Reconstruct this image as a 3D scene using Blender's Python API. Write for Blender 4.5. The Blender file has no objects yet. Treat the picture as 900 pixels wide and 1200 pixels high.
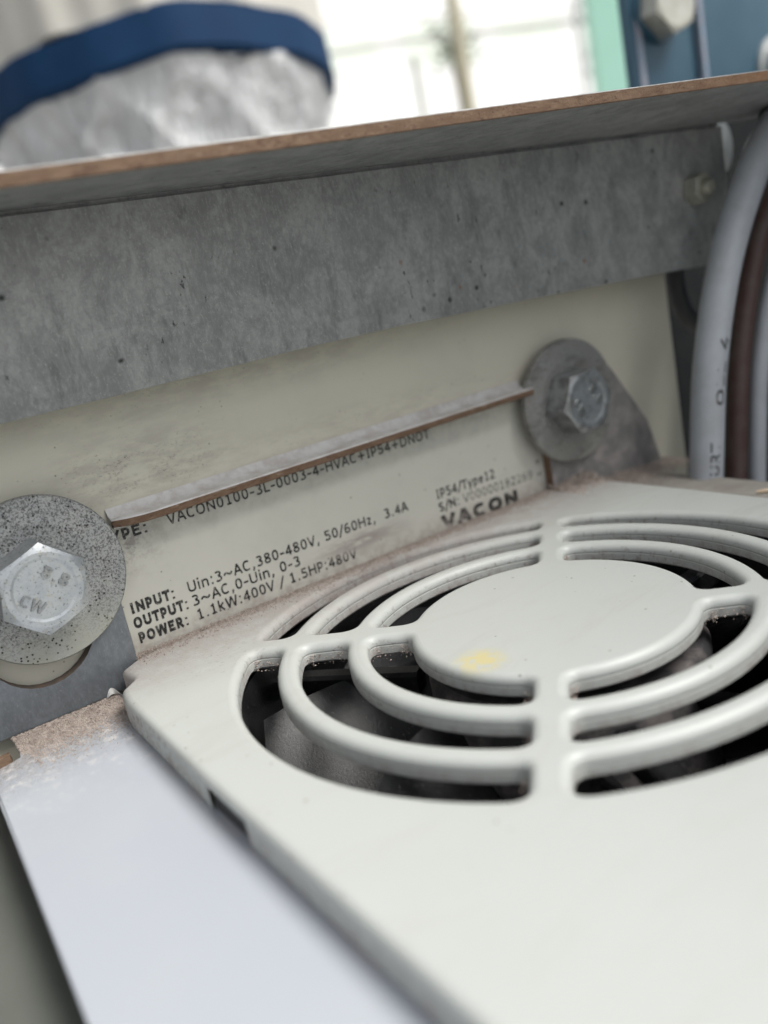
import bpy, bmesh, math, random
from mathutils import Vector, Matrix, geometry
random.seed(7)
S = bpy.context.scene
COL = S.collection
K = 0.001                                   # everything below is written in millimetres

# ------------------------------------------------------------------ camera
cd = bpy.data.cameras.new('camera')
cam = bpy.data.objects.new('camera', cd)
COL.objects.link(cam)
S.camera = cam
RIGHT = Vector((0.81210491, -0.54979283, -0.19548263))
DOWN = Vector((-0.30239676, -0.11002855, -0.94681039))
FWD = Vector((0.4990409, 0.82802268, -0.2556103))
m = Matrix.Identity(4)
for i in range(3):
    m[i][0], m[i][1], m[i][2] = RIGHT[i], -DOWN[i], -FWD[i]
m.translation = Vector((-79.271, -92.853, 50.773)) * K
cam.matrix_world = m
cd.sensor_fit = 'VERTICAL'
cd.sensor_height = 34.6
cd.lens = 34.6 * 1081.4 / 1200
cd.clip_start = 0.002
cd.clip_end = 300
cd.dof.use_dof = True
cd.dof.focus_distance = 0.137
cd.dof.aperture_fstop = cd.lens / 2.4        # a 2.4 mm wide pupil, as on a phone

# ------------------------------------------------------------------ sky, sun, exposure
SUN_EL, SUN_AZ = math.radians(54), math.radians(140)      # azimuth from +Y, clockwise
w = bpy.data.worlds.new('World')
S.world = w
w.use_nodes = True
wn = w.node_tree
bg = wn.nodes['Background']
sky = wn.nodes.new('ShaderNodeTexSky')
sky.sky_type = 'NISHITA'
sky.sun_disc = False
sky.sun_elevation = SUN_EL
sky.sun_rotation = SUN_AZ
sky.dust_density = 3.0
sky.air_density = 1.0
sky.ozone_density = 1.0
hs = wn.nodes.new('ShaderNodeHueSaturation')              # overcast: the blue washed out
hs.inputs['Saturation'].default_value = 0.22
wn.links.new(sky.outputs[0], hs.inputs['Color'])
wn.links.new(hs.outputs[0], bg.inputs['Color'])
bg.inputs['Strength'].default_value = 0.08
sd = bpy.data.lights.new('sun', 'SUN')
sun = bpy.data.objects.new('sun', sd)
COL.objects.link(sun)
sd.energy = 1.5
sd.angle = math.radians(32)
sd.color = (1.0, 0.97, 0.92)
sdir = Vector((math.sin(SUN_AZ) * math.cos(SUN_EL), math.cos(SUN_AZ) * math.cos(SUN_EL), math.sin(SUN_EL)))
sun.rotation_euler = sdir.to_track_quat('Z', 'Y').to_euler()
sun.location = sdir * 3
vs = S.view_settings
vs.view_transform = 'Standard'
vs.look = 'None'
vs.gamma = 1
vs.use_curve_mapping = False
vs.exposure = 1.3

# ------------------------------------------------------------------ materials
class Mat:
    """procedural material; coordinates are millimetres in the place"""
    def __init__(s, name, base, rough=0.5, metal=0.0, spec=0.5):
        s.m = bpy.data.materials.new(name)
        s.m.use_nodes = True
        s.t = s.m.node_tree
        s.b = s.t.nodes['Principled BSDF']
        s.b.inputs['Metallic'].default_value = metal
        s.b.inputs['Specular IOR Level'].default_value = spec
        g = s.t.nodes.new('ShaderNodeNewGeometry')
        v = s.t.nodes.new('ShaderNodeVectorMath')
        v.operation = 'SCALE'
        v.inputs['Scale'].default_value = 1000
        s.t.links.new(g.outputs['Position'], v.inputs[0])
        s.pos = v.outputs[0]
        rgb = s.t.nodes.new('ShaderNodeRGB')
        rgb.outputs[0].default_value = (*base, 1)
        s.col = rgb.outputs[0]
        val = s.t.nodes.new('ShaderNodeValue')
        val.outputs[0].default_value = rough
        s.rough = val.outputs[0]
        s.height = None
        s.nrm = None

    def math(s, op, a, b=None, c=None):
        n = s.t.nodes.new('ShaderNodeMath')
        n.operation = op
        for i, x in enumerate((a, b, c)):
            if x is None:
                continue
            if isinstance(x, (int, float)):
                n.inputs[i].default_value = x
            else:
                s.t.links.new(x, n.inputs[i])
        return n.outputs[0]

    def ramp(s, x, lo, hi, a=0.0, b=1.0):
        n = s.t.nodes.new('ShaderNodeMapRange')
        n.interpolation_type = 'SMOOTHSTEP'
        n.inputs['From Min'].default_value = lo
        n.inputs['From Max'].default_value = hi
        n.inputs['To Min'].default_value = a
        n.inputs['To Max'].default_value = b
        s.t.links.new(x, n.inputs['Value'])
        return n.outputs['Result']

    def scaled(s, sc):
        if isinstance(sc, (int, float)):
            return s.pos
        n = s.t.nodes.new('ShaderNodeVectorMath')
        n.operation = 'MULTIPLY'
        n.inputs[1].default_value = sc
        s.t.links.new(s.pos, n.inputs[0])
        return n.outputs[0]

    def noise(s, size, detail=4, rough=0.6, dist=0.0):
        """size = feature size in mm (a number or a triple)"""
        n = s.t.nodes.new('ShaderNodeTexNoise')
        n.inputs['Detail'].default_value = detail
        n.inputs['Roughness'].default_value = rough
        n.inputs['Distortion'].default_value = dist
        if isinstance(size, (int, float)):
            n.inputs['Scale'].default_value = 1.0 / size
            s.t.links.new(s.pos, n.inputs['Vector'])
        else:
            n.inputs['Scale'].default_value = 1
            s.t.links.new(s.scaled(tuple(1.0 / q for q in size)), n.inputs['Vector'])
        return n.outputs['Fac']

    def vor(s, size, feature='F1', rnd=1.0):
        n = s.t.nodes.new('ShaderNodeTexVoronoi')
        n.feature = feature
        n.inputs['Scale'].default_value = 1.0 / size
        n.inputs['Randomness'].default_value = rnd
        s.t.links.new(s.pos, n.inputs['Vector'])
        return n.outputs['Distance']

    def blob(s, c, r, soft=0.0):
        """1 in the middle of an ellipsoid patch, 0 outside it"""
        a = s.t.nodes.new('ShaderNodeVectorMath')
        a.operation = 'SUBTRACT'
        a.inputs[1].default_value = c
        s.t.links.new(s.pos, a.inputs[0])
        b = s.t.nodes.new('ShaderNodeVectorMath')
        b.operation = 'DIVIDE'
        b.inputs[1].default_value = r
        s.t.links.new(a.outputs[0], b.inputs[0])
        l = s.t.nodes.new('ShaderNodeVectorMath')
        l.operation = 'LENGTH'
        s.t.links.new(b.outputs[0], l.inputs[0])
        return s.ramp(l.outputs['Value'], soft, 1.0, 1.0, 0.0)

    def axis(s, k, lo, hi):
        n = s.t.nodes.new('ShaderNodeSeparateXYZ')
        s.t.links.new(s.pos, n.inputs[0])
        return s.ramp(n.outputs[k], lo, hi)

    def mul(s, *xs):
        r = xs[0]
        for x in xs[1:]:
            r = s.math('MULTIPLY', r, x)
        return r

    def layer(s, mask, col, rough=None):
        n = s.t.nodes.new('ShaderNodeMix')
        n.data_type = 'RGBA'
        s.t.links.new(mask, n.inputs['Factor'])
        s.t.links.new(s.col, n.inputs[6])
        if isinstance(col, tuple):
            n.inputs[7].default_value = (*col, 1)
        else:
            s.t.links.new(col, n.inputs[7])
        s.col = n.outputs[2]
        if rough is not None:
            q = s.t.nodes.new('ShaderNodeMix')
            q.data_type = 'FLOAT'
            s.t.links.new(mask, q.inputs[0])
            s.t.links.new(s.rough, q.inputs[2])
            q.inputs[3].default_value = rough
            s.rough = q.outputs[0]
        return s

    def rvar(s, f, lo, hi):
        s.rough = s.ramp(f, 0.3, 0.7, lo, hi)
        return s

    def bump(s, f, dist, strength=1.0):
        n = s.t.nodes.new('ShaderNodeBump')
        n.inputs['Distance'].default_value = dist * K
        n.inputs['Strength'].default_value = strength
        s.t.links.new(f, n.inputs['Height'])
        if s.nrm is not None:
            s.t.links.new(s.nrm, n.inputs['Normal'])
        s.nrm = n.outputs[0]
        return s

    def done(s):
        s.t.links.new(s.col, s.b.inputs['Base Color'])
        s.t.links.new(s.rough, s.b.inputs['Roughness'])
        if s.nrm is not None:
            s.t.links.new(s.nrm, s.b.inputs['Normal'])
        return s.m

DUST = (0.41, 0.37, 0.345)

def m_cover():
    q = Mat('cover plastic', (0.475, 0.495, 0.47), 0.42)
    q.layer(q.ramp(q.noise(18, 3), 0.35, 0.75, 0, 0.35), (0.45, 0.465, 0.44))
    q.layer(q.mul(q.ramp(q.noise((26, 9, 9), 6, 0.7, 1.0), 0.48, 0.72, 0, 0.5)), (0.42, 0.42, 0.395), 0.6)
    q.layer(q.mul(q.ramp(q.noise((0.9, 0.9, 0.9), 5, 0.8), 0.60, 0.72, 0, 0.35)), (0.36, 0.345, 0.32))
    # dust that has settled towards the wall
    far = q.axis(1, 22, 46)
    q.layer(q.mul(far, q.ramp(q.noise(3.2, 6, 0.7), 0.32, 0.62, 0.3, 1.0)), DUST, 0.9)
    q.layer(q.mul(q.axis(1, 36, 47), q.ramp(q.noise(0.5, 3), 0.35, 0.65, 0.1, 0.75)), (0.36, 0.31, 0.28), 0.95)
    q.layer(q.mul(q.blob((-38, 33, 0), (14, 12, 6)), q.ramp(q.noise((1.1, 0.5, 0.6), 5, 0.75), 0.56, 0.64, 0, 0.65)), (0.20, 0.17, 0.15), 0.9)
    # specks
    q.layer(q.mul(q.ramp(q.vor(2.4), 0.05, 0.11, 1, 0), q.ramp(q.noise(5, 2), 0.52, 0.62)), (0.22, 0.20, 0.18))
    q.layer(q.mul(q.ramp(q.vor(5.5), 0.02, 0.045, 0.9, 0), q.axis(1, -22, -14)), (0.06, 0.05, 0.05))
    # yellow paint smudge at the hub's rim
    q.layer(q.mul(q.blob((-15.8, -3.6, 0), (4.2, 4.6, 3), 0.3), q.ramp(q.noise(1.6, 6, 0.7), 0.40, 0.50, 0, 0.8)), (0.58, 0.50, 0.22), 0.6)
    # dirt on the flanks and in the corners of the slots
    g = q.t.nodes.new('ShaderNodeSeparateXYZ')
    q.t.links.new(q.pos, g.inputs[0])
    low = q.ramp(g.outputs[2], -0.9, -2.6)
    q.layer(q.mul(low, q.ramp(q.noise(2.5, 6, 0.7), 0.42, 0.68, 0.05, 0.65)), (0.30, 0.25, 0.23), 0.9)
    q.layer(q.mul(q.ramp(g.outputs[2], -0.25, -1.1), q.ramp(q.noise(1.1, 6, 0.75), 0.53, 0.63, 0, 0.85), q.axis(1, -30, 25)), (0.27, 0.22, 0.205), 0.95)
    # parting line of the mould
    pl = q.math('ABSOLUTE', q.math('ADD', g.outputs[2], 1.45))
    q.layer(q.ramp(pl, 0.04, 0.12, 0.45, 0), (0.42, 0.42, 0.40))
    q.bump(q.noise(0.35, 3), 0.022, 0.8)
    q.bump(q.ramp(pl, 0.03, 0.16), 0.08, 0.7)
    q.bump(q.mul(q.axis(1, 28, 46), q.noise(0.45, 4)), 0.14, 0.8)
    return q.done()

def m_galv(name, base, dark, rough=0.5, spots=True, metal=0.75):
    q = Mat(name, base, rough, metal)
    n = q.noise((5, 5, 7), 8, 0.75, 0.5)
    q.layer(q.ramp(n, 0.38, 0.62, 0, 0.9), dark)
    if spots:
        q.layer(q.ramp(q.noise((3, 3, 9), 5, 0.7, 0.4), 0.52, 0.68, 0, 0.55), tuple(x * 0.6 for x in dark))
        q.layer(q.ramp(q.noise((2, 2, 3), 6, 0.8), 0.60, 0.70, 0, 0.5), tuple(x * 1.45 for x in base))
    q.layer(q.ramp(q.noise((0.5, 0.5, 1.6), 5, 0.7), 0.45, 0.7, 0, 0.4), tuple(min(1, x * 1.25) for x in base))
    q.layer(q.ramp(q.noise((1.0, 1.0, 1.3), 6, 0.8), 0.46, 0.68, 0, 0.65), dark)
    q.layer(q.ramp(q.noise((0.35, 0.35, 0.6), 4, 0.8), 0.56, 0.70, 0, 0.5), tuple(min(1, x * 1.5) for x in base))
    if spots:
        q.layer(q.mul(q.ramp(q.vor(4.2), 0.04, 0.17, 1, 0), q.ramp(q.noise((9, 9, 6), 2), 0.5, 0.6)), (0.035, 0.035, 0.035), 0.7)
        q.layer(q.mul(q.ramp(q.noise((1.2, 1.2, 2.6), 5, 0.7), 0.63, 0.70), q.ramp(q.noise(14, 2), 0.45, 0.6)), (0.07, 0.07, 0.07), 0.7)
        rust = q.mul(q.ramp(q.vor(7.5), 0.02, 0.08, 0.9, 0), q.ramp(q.noise(17, 2), 0.54, 0.62))
        q.layer(rust, (0.30, 0.13, 0.04), 0.9)
    q.rough = q.math('ADD', q.rough, q.math('MULTIPLY', q.math('SUBTRACT', q.noise(3, 5), 0.5), 0.35))
    q.bump(q.noise(1.6, 6, 0.7), 0.05, 0.5)
    return q.done()

def m_rust(name='rusty cut edge'):
    q = Mat(name, (0.145, 0.088, 0.055), 0.9)
    q.layer(q.ramp(q.noise((2.5, 0.8, 0.8), 6, 0.7), 0.42, 0.62, 0, 0.85), (0.205, 0.135, 0.088))
    q.layer(q.ramp(q.noise((1.2, 0.4, 0.4), 4, 0.7), 0.56, 0.66, 0, 0.8), (0.07, 0.035, 0.025))
    q.layer(q.ramp(q.noise((5, 1, 1), 5, 0.7), 0.60, 0.70, 0, 0.6), (0.36, 0.28, 0.22))
    q.layer(q.axis(0, 45, 100), (0.26, 0.14, 0.07))
    q.bump(q.noise(0.5, 6, 0.75), 0.18, 1.0)
    return q.done()

def m_cream():
    q = Mat('cream paint', (0.60, 0.575, 0.475), 0.5)
    q.layer(q.ramp(q.noise(16, 4, 0.6), 0.4, 0.7, 0, 0.45), (0.53, 0.51, 0.43))
    grime = q.math('ADD', q.blob((-37, 47, 29), (22, 9, 9)), q.math('MULTIPLY', q.blob((0, 47, 25), (60, 9, 5)), 0.6))
    grime = q.math('ADD', grime, q.math('MULTIPLY', q.blob((-15, 47, 39), (70, 9, 7)), 0.7))
    q.layer(q.mul(grime, q.ramp(q.noise((7, 1, 2.2), 6, 0.65), 0.36, 0.66, 0, 0.5)), (0.27, 0.24, 0.21), 0.8)
    q.layer(q.mul(grime, q.ramp(q.noise((0.9, 1, 0.45), 6, 0.8), 0.55, 0.66, 0, 0.75), q.ramp(q.noise((6, 6, 3), 3), 0.44, 0.6)), (0.12, 0.105, 0.095), 0.8)
    patch = q.blob((-36, 47, 28.5), (17, 9, 6.5), 0.1)
    q.layer(q.mul(patch, q.ramp(q.noise((0.8, 1, 0.5), 7, 0.85), 0.50, 0.62, 0, 0.8), q.ramp(q.noise((5, 5, 2.5), 4), 0.40, 0.62)), (0.13, 0.11, 0.10), 0.85)
    q.layer(q.mul(q.ramp(q.vor(1.5), 0.04, 0.14, 0.75, 0), q.ramp(q.noise(6, 3), 0.52, 0.62)), (0.13, 0.115, 0.10))
    q.bump(q.noise(1.0, 4), 0.03, 0.5)
    return q.done()

SMEAR = ((-1, 47, 4.0), (14, 6, 2.6))

def m_label():
    q = Mat('label film', (0.55, 0.54, 0.48), 0.33)
    q.layer(q.ramp(q.noise(9, 4, 0.6), 0.4, 0.7, 0, 0.5), (0.48, 0.475, 0.425))
    sm = q.mul(q.blob(*SMEAR), q.ramp(q.noise((5, 2, 0.9), 6, 0.7), 0.36, 0.56, 0, 0.85))
    q.layer(sm, (0.27, 0.225, 0.205), 0.8)
    low = q.mul(q.axis(2, 4.5, -0.5), q.ramp(q.noise(2.6, 5, 0.7), 0.35, 0.65, 0.1, 0.8))
    q.layer(low, (0.33, 0.285, 0.25), 0.85)
    q.layer(q.mul(q.axis(0, -32, -46), q.axis(2, 10, 18), q.ramp(q.noise(1.6, 5, 0.75), 0.44, 0.62)), (0.22, 0.19, 0.17), 0.8)
    q.layer(q.mul(q.axis(2, 13, 23), q.ramp(q.noise(2.2, 5, 0.7), 0.42, 0.68, 0, 0.6)), (0.26, 0.235, 0.21), 0.7)
    q.layer(q.mul(q.ramp(q.vor(3.1), 0.03, 0.07, 0.8, 0)), (0.10, 0.09, 0.08))
    return q.done()

def m_ink(name='label ink', c=(0.012, 0.012, 0.012), wear=0.0):
    q = Mat(name, c, 0.5)
    f = q.ramp(q.noise(0.55, 4, 0.7), 0.52 - wear * 0.12, 0.66 - wear * 0.12, 0, 0.55)
    q.layer(f, (0.40, 0.38, 0.33))
    q.layer(q.mul(q.blob(SMEAR[0], (12.5, 6, 2.3), 0.35), q.ramp(q.noise((3, 2, 0.8), 5, 0.7), 0.30, 0.5)), (0.31, 0.27, 0.245))
    q.layer(q.mul(q.axis(2, 3.0, 0.0), q.axis(0, 32, 18), q.axis(0, 8, 16), q.ramp(q.noise(1.4, 4), 0.4, 0.55)), (0.36, 0.32, 0.29))
    return q.done()

def m_zinc():
    q = Mat('zinc plate', (0.40, 0.405, 0.395), 0.42, 0.55)
    q.layer(q.ramp(q.noise(4, 5, 0.6), 0.4, 0.7, 0, 0.6), (0.31, 0.325, 0.335))
    low = q.axis(2, 15, 5)
    q.layer(q.mul(low, q.ramp(q.noise(2, 3), 0.3, 0.6, 0.3, 0.8)), (0.43, 0.43, 0.36), 0.6)
    dense = q.math('SUBTRACT', 1.0, q.mul(low, q.ramp(q.noise(1.5, 3), 0.3, 0.5, 0.55, 0.95)))
    q.layer(q.mul(dense, q.ramp(q.noise(0.30, 5, 0.8), 0.47, 0.58, 0, 0.85)), (0.10, 0.10, 0.10), 0.75)
    q.layer(q.mul(q.ramp(q.vor(0.62), 0.14, 0.34, 0.95, 0), q.ramp(q.noise(2.4, 3, 0.6), 0.46, 0.56)), (0.035, 0.033, 0.03), 0.8)
    right = q.blob((51, 43, 17), (19, 14, 19), 0.6)
    q.layer(q.mul(right, q.ramp(q.noise(5.0, 4, 0.5), 0.3, 0.65, 0.35, 0.8)), (0.27, 0.262, 0.25), 0.6)
    q.layer(q.mul(right, q.ramp(q.noise((6, 5, 3), 3), 0.52, 0.68, 0, 0.5)), (0.09, 0.085, 0.08), 0.8)
    q.layer(q.mul(right, q.ramp(q.noise((4, 5, 6), 3), 0.60, 0.70, 0, 0.8)), (0.34, 0.30, 0.28), 0.9)
    q.bump(q.noise(0.32, 5, 0.75), 0.06, 0.8)
    return q.done()

def bolt_metal(name, base, dark):
    q = Mat(name, base, 0.33, 0.8)
    q.layer(q.ramp(q.noise(2.4, 5, 0.6), 0.4, 0.65, 0, 0.6), dark)
    q.layer(q.ramp(q.noise(1.0, 5, 0.7), 0.57, 0.7, 0, 0.7), (0.46, 0.44, 0.34), 0.5)
    q.layer(q.ramp(q.noise(0.4, 4, 0.75), 0.56, 0.66, 0, 0.8), (0.11, 0.105, 0.10), 0.6)
    q.layer(q.mul(q.ramp(q.vor(0.9), 0.1, 0.25, 0.8, 0), q.ramp(q.noise(2, 3), 0.5, 0.6)), (0.06, 0.06, 0.06), 0.7)
    right = q.blob((51, 40, 17), (17, 14, 17), 0.5)
    q.layer(q.mul(right, q.ramp(q.noise(2.4, 4, 0.6), 0.40, 0.66, 0.1, 0.75)), (0.20, 0.195, 0.185), 0.5)
    q.bump(q.noise(0.7, 5, 0.7), 0.06, 0.7)
    return q.done()

def m_bolt():
    return bolt_metal('bright zinc', (0.52, 0.54, 0.55), (0.40, 0.43, 0.47))

def m_tray():
    q = Mat('sheet with sky tint', (0.435, 0.46, 0.505), 0.45, 0.1)  # pale blue of the reflected sky is put into the base colour
    q.layer(q.ramp(q.noise(14, 4), 0.4, 0.7, 0, 0.5), (0.455, 0.485, 0.515))
    d = q.axis(1, 29, 45)
    edge = q.mul(q.axis(0, -54.5, -51.5), q.ramp(q.noise(6, 4, 0.7), 0.40, 0.62, 0, 0.6))
    q.layer(q.mul(d, q.ramp(q.noise(2.6, 6, 0.7), 0.28, 0.52, 0.0, 1.0)), (0.50, 0.43, 0.38), 0.95)
    q.layer(q.mul(q.axis(1, 22, 42), q.ramp(q.noise(0.55, 4, 0.75), 0.48, 0.6, 0, 0.85)), (0.27, 0.215, 0.18), 0.95)
    q.layer(q.mul(q.axis(1, 12, 34), q.ramp(q.noise(1.6, 5, 0.75), 0.5, 0.66, 0, 0.7)), (0.70, 0.68, 0.66), 0.9)
    q.layer(edge, (0.50, 0.43, 0.39), 0.95)
    q.bump(q.mul(q.axis(1, 18, 40), q.noise(0.5, 5, 0.75)), 0.45, 1.0)
    return q.done()

def m_plain(name, base, rough, var, size=6, metal=0.0, bump=0.04, spec=0.5, bsize=None):
    q = Mat(name, base, rough, metal, spec)
    q.layer(q.ramp(q.noise(size, 5, 0.65), 0.38, 0.7, 0, 0.8), var)
    if bump:
        q.bump(q.noise(bsize or size * 0.15, 4, 0.65), bump, 0.6)
    return q.done()

def m_fan():
    q = Mat('fan plastic', (0.010, 0.0105, 0.0115), 0.32)
    q.layer(q.ramp(q.noise(5, 5, 0.65), 0.48, 0.74, 0, 0.45), (0.022, 0.021, 0.021), 0.6)
    q.layer(q.ramp(q.noise((0.6, 0.6, 1.4), 5, 0.8), 0.60, 0.70, 0, 0.5), (0.26, 0.23, 0.22), 0.9)
    q.bump(q.noise(0.5, 5, 0.75), 0.10, 0.8)
    return q.done()

def m_fan_dusty():
    q = Mat('dusty fan plastic', (0.07, 0.068, 0.07), 0.6)
    q.layer(q.ramp(q.noise(3, 6, 0.7), 0.36, 0.6, 0.2, 0.95), (0.33, 0.285, 0.275), 0.95)
    q.bump(q.noise(0.5, 5, 0.75), 0.3, 0.9)
    return q.done()

M = dict(
    stamp=bolt_metal('darker stamped zinc', (0.36, 0.37, 0.37), (0.24, 0.25, 0.255)),  # stamped marks are darker in tone than the bolt head
    fanmid=m_plain('fan rotor', (0.045, 0.045, 0.047), 0.7, (0.20, 0.175, 0.17), 5, 0, 0.12),
    edge=m_plain('dark cut edge', (0.13, 0.11, 0.095), 0.8, (0.20, 0.13, 0.10), 1.5, 0.2),
    cover=m_cover(),
    galv=m_galv('galvanised steel', (0.36, 0.367, 0.362), (0.22, 0.226, 0.225), 0.5, True, 0.3),
    plate=m_galv('grey plated steel', (0.21, 0.228, 0.245), (0.15, 0.162, 0.175), 0.45, False, 0.5),
    dirtplate=m_plain('grimy plated steel', (0.20, 0.195, 0.19), 0.7, (0.36, 0.33, 0.315), 4, 0.2, 1.2, 0.4, 3.5),
    rust=m_rust(), cream=m_cream(), label=m_label(), ink=m_ink(), worn=m_ink('worn ink', (0.05, 0.048, 0.045), 0.9),
    zinc=m_zinc(), bolt=m_bolt(), tray=m_tray(), fan=m_fan(), fandust=m_fan_dusty(),
    tab=m_plain('pale sheet top', (0.60, 0.595, 0.59), 0.5, (0.42, 0.38, 0.355), 3, 0.15),
    housing=m_plain('dusty housing', (0.42, 0.40, 0.36), 0.85, (0.33, 0.29, 0.26), 5, 0, 0.15),
    cabinet=m_plain('olive grey paint', (0.12, 0.127, 0.112), 0.6, (0.10, 0.107, 0.093), 9),
    cable=m_plain('grey cable jacket', (0.36, 0.385, 0.42), 0.45, (0.31, 0.32, 0.335), 7),
    brown=m_plain('brown cable jacket', (0.055, 0.026, 0.022), 0.55, (0.075, 0.055, 0.05), 5),
    black=m_plain('black rubber', (0.02, 0.021, 0.022), 0.6, (0.035, 0.035, 0.035), 4),
    gapshade=m_plain('near black gap shade', (0.010, 0.011, 0.012), 0.9, (0.014, 0.015, 0.015), 12, 0, 0.02, 0.1),
    blue=m_plain('blue paint', (0.022, 0.075, 0.12), 0.5, (0.04, 0.105, 0.145), 25),
    gleamseam=m_plain('pale edge gleam and seam', (0.24, 0.30, 0.38), 0.6, (0.36, 0.31, 0.33), 8),
    nut=m_plain('old zinc', (0.40, 0.40, 0.36), 0.45, (0.30, 0.29, 0.23), 4, 0.5),
    greycap=m_plain('grey cap paint', (0.45, 0.47, 0.46), 0.6, (0.36, 0.38, 0.38), 5),
    dust=m_plain('dust grain', (0.44, 0.375, 0.33), 0.95, (0.24, 0.19, 0.16), 1.2, 0, 0),
    straw=m_plain('pale wood', (0.72, 0.58, 0.42), 0.8, (0.6, 0.45, 0.3), 2, 0, 0),
    swarf=m_plain('plastic curl', (0.70, 0.69, 0.66), 0.5, (0.6, 0.58, 0.55), 1, 0, 0),
    drum=m_plain('beige shell', (0.46, 0.445, 0.40), 0.55, (0.40, 0.385, 0.345), 60, 0, 0),
    band=m_plain('blue band', (0.001, 0.022, 0.066), 0.75, (0.003, 0.03, 0.085), 40, 0, 0, 0.2),
    wrap=None,
    post=m_plain('mint paint', (0.36, 0.66, 0.53), 0.6, (0.40, 0.70, 0.58), 200, 0, 0),
    postedge=m_plain('white edge', (0.75, 0.8, 0.8), 0.6, (0.7, 0.75, 0.76), 200, 0, 0),
    pole=m_plain('glare pale timber', (0.50, 0.46, 0.34), 0.8, (0.42, 0.39, 0.29), 60, 0, 0),  # pale tone stands in for the glare washing out the pole
    rail=m_plain('pale rail', (0.62, 0.63, 0.58), 0.7, (0.55, 0.56, 0.52), 60, 0, 0),
    truss=m_plain('grey truss', (0.55, 0.57, 0.56), 0.7, (0.45, 0.47, 0.46), 80, 0, 0),
    leaf=m_plain('leaf', (0.10, 0.14, 0.07), 0.7, (0.07, 0.10, 0.05), 80, 0, 0),
    bark=m_plain('bark', (0.16, 0.13, 0.10), 0.9, (0.11, 0.09, 0.07), 40, 0, 0),
    white=m_plain('white render', (0.86, 0.86, 0.85), 0.8, (0.83, 0.84, 0.82), 700, 0, 0),
    paleglass=m_plain('pale green glazing', (0.74, 0.80, 0.72), 0.6, (0.70, 0.75, 0.67), 300, 0, 0),
    wall=m_plain('pale render', (0.62, 0.66, 0.58), 0.8, (0.55, 0.58, 0.52), 700, 0, 0),
    ground=m_plain('concrete', (0.33, 0.32, 0.30), 0.9, (0.26, 0.255, 0.245), 600, 0, 0),
)
def m_wrap():
    q = Mat('plastic film', (0.66, 0.675, 0.68), 0.12, 0.0, 0.8)
    q.layer(q.ramp(q.noise((40, 40, 90), 3, 0.5, 0.8), 0.45, 0.6, 0, 0.6), (0.56, 0.57, 0.57))
    q.b.inputs['Transmission Weight'].default_value = 0.2
    q.bump(q.noise((14, 14, 34), 4, 0.55, 1.6), 12, 1.0)
    return q.done()
M['wrap'] = m_wrap()

# ------------------------------------------------------------------ object helpers
def tag(o, label=None, cat=None, group=None, kind=None):
    for k, v in (('label', label), ('category', cat), ('group', group), ('kind', kind)):
        if v:
            o[k] = v
    return o

def thing(name, loc, label, cat, group=None):
    o = bpy.data.objects.new(name, None)
    o.empty_display_size = 0.01
    COL.objects.link(o)
    o.location = Vector(loc) * K
    return tag(o, label, cat, group)

def origin(o):
    v = Vector((0, 0, 0))
    while o:
        v += o.location
        o = o.parent
    return v

def link(name, bm, mats, parent=None, smooth=True, flat_z=False, base=None, crease=38):
    """one mesh object; the bmesh is in millimetres of the place"""
    me = bpy.data.meshes.new(name)
    bmesh.ops.recalc_face_normals(bm, faces=bm.faces[:])
    o = bpy.data.objects.new(name, me)
    off = origin(parent) if parent else Vector((0, 0, 0))
    if parent is None and base is not None:
        off = Vector(base) * K
        o.location = off
    for v in bm.verts:
        v.co = v.co * K - off
    bm.normal_update()
    if smooth:
        lim = math.radians(crease)
        for f in bm.faces:
            f.smooth = not (flat_z and abs(f.normal.z) > 0.9995)
        for e in bm.edges:
            if len(e.link_faces) == 2 and e.calc_face_angle(0) > lim:
                e.smooth = False
    bm.to_mesh(me)
    bm.free()
    for mm in (mats if isinstance(mats, (list, tuple)) else [mats]):
        me.materials.append(mm)
    COL.objects.link(o)
    if parent:
        o.parent = parent
    return o

def box(bm, x0, x1, y0, y1, z0, z1, bev=0.0, seg=2):
    r = bmesh.ops.create_cube(bm, size=1)
    for v in r['verts']:
        v.co = Vector(((x0 + x1) / 2 + v.co.x * (x1 - x0), (y0 + y1) / 2 + v.co.y * (y1 - y0), (z0 + z1) / 2 + v.co.z * (z1 - z0)))
    if bev:
        es = list({e for v in r['verts'] for e in v.link_edges})
        bmesh.ops.bevel(bm, geom=es, offset=bev, segments=seg, profile=0.5, affect='EDGES')
    return bm

def lathe(bm, prof, c, ax='y', n=48, cap=True):
    """prof: (radius, height) list along axis ax, around centre c"""
    rings = []
    for r, h in prof:
        ring = []
        for i in range(n):
            a = 2 * math.pi * i / n
            p = (r * math.cos(a), r * math.sin(a))
            if ax == 'z':
                co = (c[0] + p[0], c[1] + p[1], c[2] + h)
            else:
                co = (c[0] + p[0], c[1] + h, c[2] + p[1])
            ring.append(bm.verts.new(co))
        rings.append(ring)
    for A, B in zip(rings, rings[1:]):
        for i in range(n):
            bm.faces.new((A[i], A[(i + 1) % n], B[(i + 1) % n], B[i]))
    if cap:
        bm.faces.new(rings[0])
        bm.faces.new(rings[-1])
    return bm

def smoothpath(pts, n=10):
    P = [Vector(p) for p in pts]
    P = [P[0] * 2 - P[1]] + P + [P[-1] * 2 - P[-2]]
    out = []
    for i in range(1, len(P) - 2):
        for k in range(n):
            t = k / n
            a, b, c, d = P[i - 1], P[i], P[i + 1], P[i + 2]
            out.append(0.5 * ((2 * b) + (c - a) * t + (2 * a - 5 * b + 4 * c - d) * t * t + (3 * b - a - 3 * c + d) * t ** 3))
    out.append(P[-2])
    return out

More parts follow.
